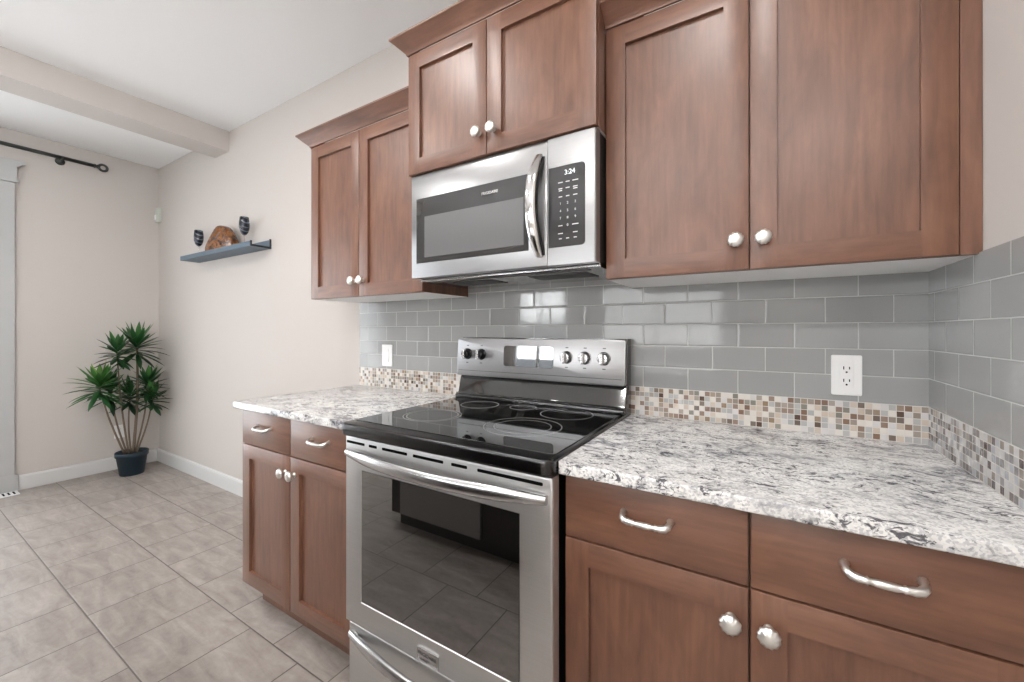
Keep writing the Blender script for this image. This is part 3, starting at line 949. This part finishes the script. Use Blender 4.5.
for by in (-0.633, -2.95):
    bm = tube(new(), [(XL + 0.002, by, RZ - 0.016), (XL + 0.012, by, RZ - 0.016)], [0.030, 0.024], 18)
    br = obj('bracket', bm, M['rod'], t)
    obj('bracket_arm', tube(new(), [(XL + 0.01, by, RZ - 0.016), (RX - 0.014, by, RZ - 0.020), (RX + 0.006, by, RZ - 0.015), (RX + 0.017, by, RZ + 0.004)], 0.006, 10), M['rod'], br)

# ------------------------------------------------------------------ floating shelf and what stands on it
SHX0, SHX1, SHZ = -2.815, -1.712, 1.785
t = thing('picture_shelf', ((SHX0 + SHX1) / 2, 0, SHZ), 'narrow blue-grey wall shelf with dark edges on the beige wall', 'shelf')
obj('board', box(new(), SHX0, SHX1 - 0.006, -0.134, -0.001, SHZ, SHZ + 0.012, 0.002), M['shelf'], t)
obj('front_lip', box(new(), SHX0, SHX1 - 0.006, -0.134, -0.126, SHZ + 0.0122, SHZ + 0.034, 0.002), M['shelf'], t)
obj('back_lip', box(new(), SHX0, SHX1 - 0.006, -0.009, -0.001, SHZ + 0.0122, SHZ + 0.062, 0.002), M['shelf'], t)
bm = new()
prism(bm, [(-0.136, SHZ - 0.001), (-0.001, SHZ - 0.001), (-0.001, SHZ + 0.066), (-0.011, SHZ + 0.066), (-0.011, SHZ + 0.012), (-0.126, SHZ + 0.012), (-0.126, SHZ + 0.036), (-0.136, SHZ + 0.036)], SHX1 - 0.0058, SHX1 + 0.003, 'x')
obj('end_bracket', bm, M['shelf_edge'], t)
SZ = SHZ + 0.0122


def wine_glass(x, y, label, k=0.86):
    t = thing('wine_glass', (x, y, SZ), label, 'wine glass', 'wine glasses on the wall shelf')
    obj('foot', lathe(new(), [(r_ * k, h_ * 1.03) for r_, h_ in [(0, 0.0), (0.034, 0.0), (0.034, 0.002), (0.012, 0.006), (0.005, 0.012), (0.0042, 0.03), (0.0042, 0.075), (0.007, 0.092), (0.0, 0.094)]], 24, 'z', (x, y, SZ)), M['glass'], t)
    obj('bowl', lathe(new(), [(r_ * k, h_ * 1.03) for r_, h_ in [(0, 0.0945), (0.014, 0.097), (0.027, 0.112), (0.036, 0.138), (0.0385, 0.165), (0.036, 0.195), (0.0325, 0.217), (0.031, 0.217), (0.034, 0.195), (0.0365, 0.165), (0.034, 0.139), (0.025, 0.115), (0.012, 0.10), (0, 0.0985)]], 28, 'z', (x, y, SZ)), M['goblet'], t)


wine_glass(-2.655, -0.068, 'dark wine glass on the wall shelf, nearer the room corner, left of the brown ornament')
wine_glass(-1.935, -0.068, 'dark wine glass on the wall shelf, right of the brown ornament')
pts = [(-2.475, SZ), (-2.49, 1.835), (-2.48, 1.875), (-2.42, 1.928), (-2.35, 1.978), (-2.29, 2.005), (-2.20, 1.992), (-2.135, 1.950), (-2.075, 1.885), (-2.052, 1.845), (-2.06, SZ)]
sm = []
for i in range(len(pts) - 1):                   # Catmull-Rom rounding of the outline
    p0 = pts[max(0, i - 1)]; p1 = pts[i]; p2 = pts[i + 1]; p3 = pts[min(len(pts) - 1, i + 2)]
    for k in range(4):
        u = k / 4
        sm.append(tuple(0.5 * ((2 * p1[c]) + (-p0[c] + p2[c]) * u + (2 * p0[c] - 5 * p1[c] + 4 * p2[c] - p3[c]) * u * u + (-p0[c] + 3 * p1[c] - 3 * p2[c] + p3[c]) * u ** 3) for c in (0, 1)))
sm.append(pts[-1])
o = shade(obj('wood_ornament', prism(new(), sm, -0.095, -0.04, 'y', 0.014, 4), M['ornament']), 60)
tag(rest(o, (-2.30, -0.068, SZ)), 'rounded glossy amber-brown slab ornament standing on the wall shelf between two glasses', 'ornament')

# ------------------------------------------------------------------ potted plant
PXY = (-3.41, -0.264)
t = thing('potted_plant', (*PXY, 0), 'tall strap-leaved plant in a dark blue pot on the floor by the corner', 'plant')
obj('pot', lathe(new(), [(r_ * 0.82, h_) for r_, h_ in [(0, 0), (0.092, 0), (0.096, 0.004), (0.122, 0.155), (0.131, 0.157), (0.133, 0.192), (0.129, 0.196), (0.123, 0.194), (0.120, 0.165), (0, 0.165)]], 32, 'z', (*PXY, 0)), M['pot'], t)
obj('soil', lathe(new(), [(r_ * 0.82, h_) for r_, h_ in [(0, 0.1652), (0.1195, 0.1652), (0.11, 0.176), (0.06, 0.182), (0, 0.184)]], 20, 'z', (*PXY, 0)), M['soil'], t)
rp = random.Random(3)


def leaf(bm, layer, base, az, el, L, W, droop, tone):
    """arching strap leaf with a central fold"""
    n = 7; rows = []
    d = Vector((math.cos(az) * math.cos(el), math.sin(az) * math.cos(el), math.sin(el)))
    side = Vector((-math.sin(az), math.cos(az), 0))
    p = Vector(base)
    for i in range(n + 1):
        u = i / n
        wd = W * (0.35 + 1.65 * u) if u < 0.3 else W * (0.845 + 0.3 * (u - 0.3)) if u < 0.55 else W * 0.92 * (1 - ((u - 0.55) / 0.45) ** 1.7)
        nrm = side.cross(d).normalized()
        wd = max(wd, 0.0008)
        rows.append([bm.verts.new(p - side * wd + nrm * wd * 0.35), bm.verts.new(p), bm.verts.new(p + side * wd + nrm * wd * 0.35)])
        p = p + d * (L / n)
        d = (d + Vector((0, 0, -droop / n))).normalized()
    for i in range(n):
        for k in (0, 1):
            f = bm.faces.new((rows[i][k], rows[i][k + 1], rows[i + 1][k + 1], rows[i + 1][k])); f.smooth = True
            for lp in f.loops: lp[layer] = (tone,) * 3 + (1,)


# heads: (y, z of the growing tip, x offset, leaf length, tone, leaf count)
heads = [(-0.232, 1.075, 0.00, 0.235, 0.42, 46), (-0.365, 1.035, 0.03, 0.19, 0.42, 34), (-0.475, 0.765, 0.05, 0.235, 0.70, 46),
         (-0.385, 0.705, -0.05, 0.20, 0.25, 32), (-0.270, 0.645, -0.03, 0.18, 0.2, 26), (-0.165, 0.745, 0.02, 0.19, 0.38, 36), (-0.145, 0.635, 0.06, 0.175, 0.42, 32)]
for hi, (hy, hz, hx, L, tone, cnt) in enumerate(heads):
    tip = Vector((PXY[0] + hx, hy, hz))
    root = Vector((PXY[0] + 0.15 * hx, PXY[1] + 0.22 * (hy - PXY[1]), 0.172))
    pth = []
    for k in range(9):
        u = k / 8
        q = root.lerp(tip, u); q += Vector((0.008 * math.sin(3 * u + hi), 0.012 * math.sin(PI * u) * (1 if hy > PXY[1] else -1), 0))
        pth.append(q)
    s_ = obj('stem', tube(new(), pth, [0.0115 - 0.004 * k / 8 for k in range(9)] if hi == 0 else [0.0075 - 0.0025 * k / 8 for k in range(9)], 8), M['stem'], t)
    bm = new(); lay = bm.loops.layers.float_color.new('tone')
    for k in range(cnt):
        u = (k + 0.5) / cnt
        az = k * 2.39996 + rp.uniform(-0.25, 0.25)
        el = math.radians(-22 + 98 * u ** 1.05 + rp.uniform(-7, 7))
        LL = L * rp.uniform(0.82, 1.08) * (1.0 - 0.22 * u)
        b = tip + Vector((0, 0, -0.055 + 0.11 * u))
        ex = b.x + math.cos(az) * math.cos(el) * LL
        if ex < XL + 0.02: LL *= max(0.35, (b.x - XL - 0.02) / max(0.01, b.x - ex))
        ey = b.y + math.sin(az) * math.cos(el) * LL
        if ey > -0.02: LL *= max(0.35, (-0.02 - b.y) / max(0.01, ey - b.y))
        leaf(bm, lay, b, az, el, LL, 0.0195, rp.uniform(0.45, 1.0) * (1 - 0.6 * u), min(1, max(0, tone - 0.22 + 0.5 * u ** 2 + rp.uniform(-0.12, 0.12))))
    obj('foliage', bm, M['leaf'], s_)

# ------------------------------------------------------------------ kitchen island facing the stove (seen mirrored in the oven glass)
IX0, IX1, IY = -0.79, 0.62, -1.56
t = thing('kitchen_island', ((IX0 + IX1) / 2, -1.95, 0), 'dark kitchen island opposite the stove, mirrored in the oven window', 'island')
bm = new()
prism(bm, [(IY - 0.02, 0.10), (IY - 0.02, 0.884), (-2.4, 0.884), (-2.4, 0.0), (IY - 0.09, 0.0), (IY - 0.09, 0.10)], IX0, IX1, 'x')
M['espresso'] = plain('dark_espresso_wood', (0.02, 0.014, 0.011), 0.5)
obj('carcass', bm, M['espresso'], t)
obj('worktop', box(new(), IX0 - 0.03, IX1 + 0.03, -2.44, IY + 0.02, 0.8842, 0.914, 0.005), M['granite'], t)
dw = obj('dishwasher_panel', box(new(), -0.70, -0.10, IY - 0.019, IY, 0.11, 0.86, 0.004), M['steel'], t)
obj('handle', tube(new(), [(-0.64, IY, 0.80), (-0.64, IY + 0.035, 0.80), (-0.16, IY + 0.035, 0.80), (-0.16, IY, 0.80)], 0.009, 10), M['steel_bar'], dw)
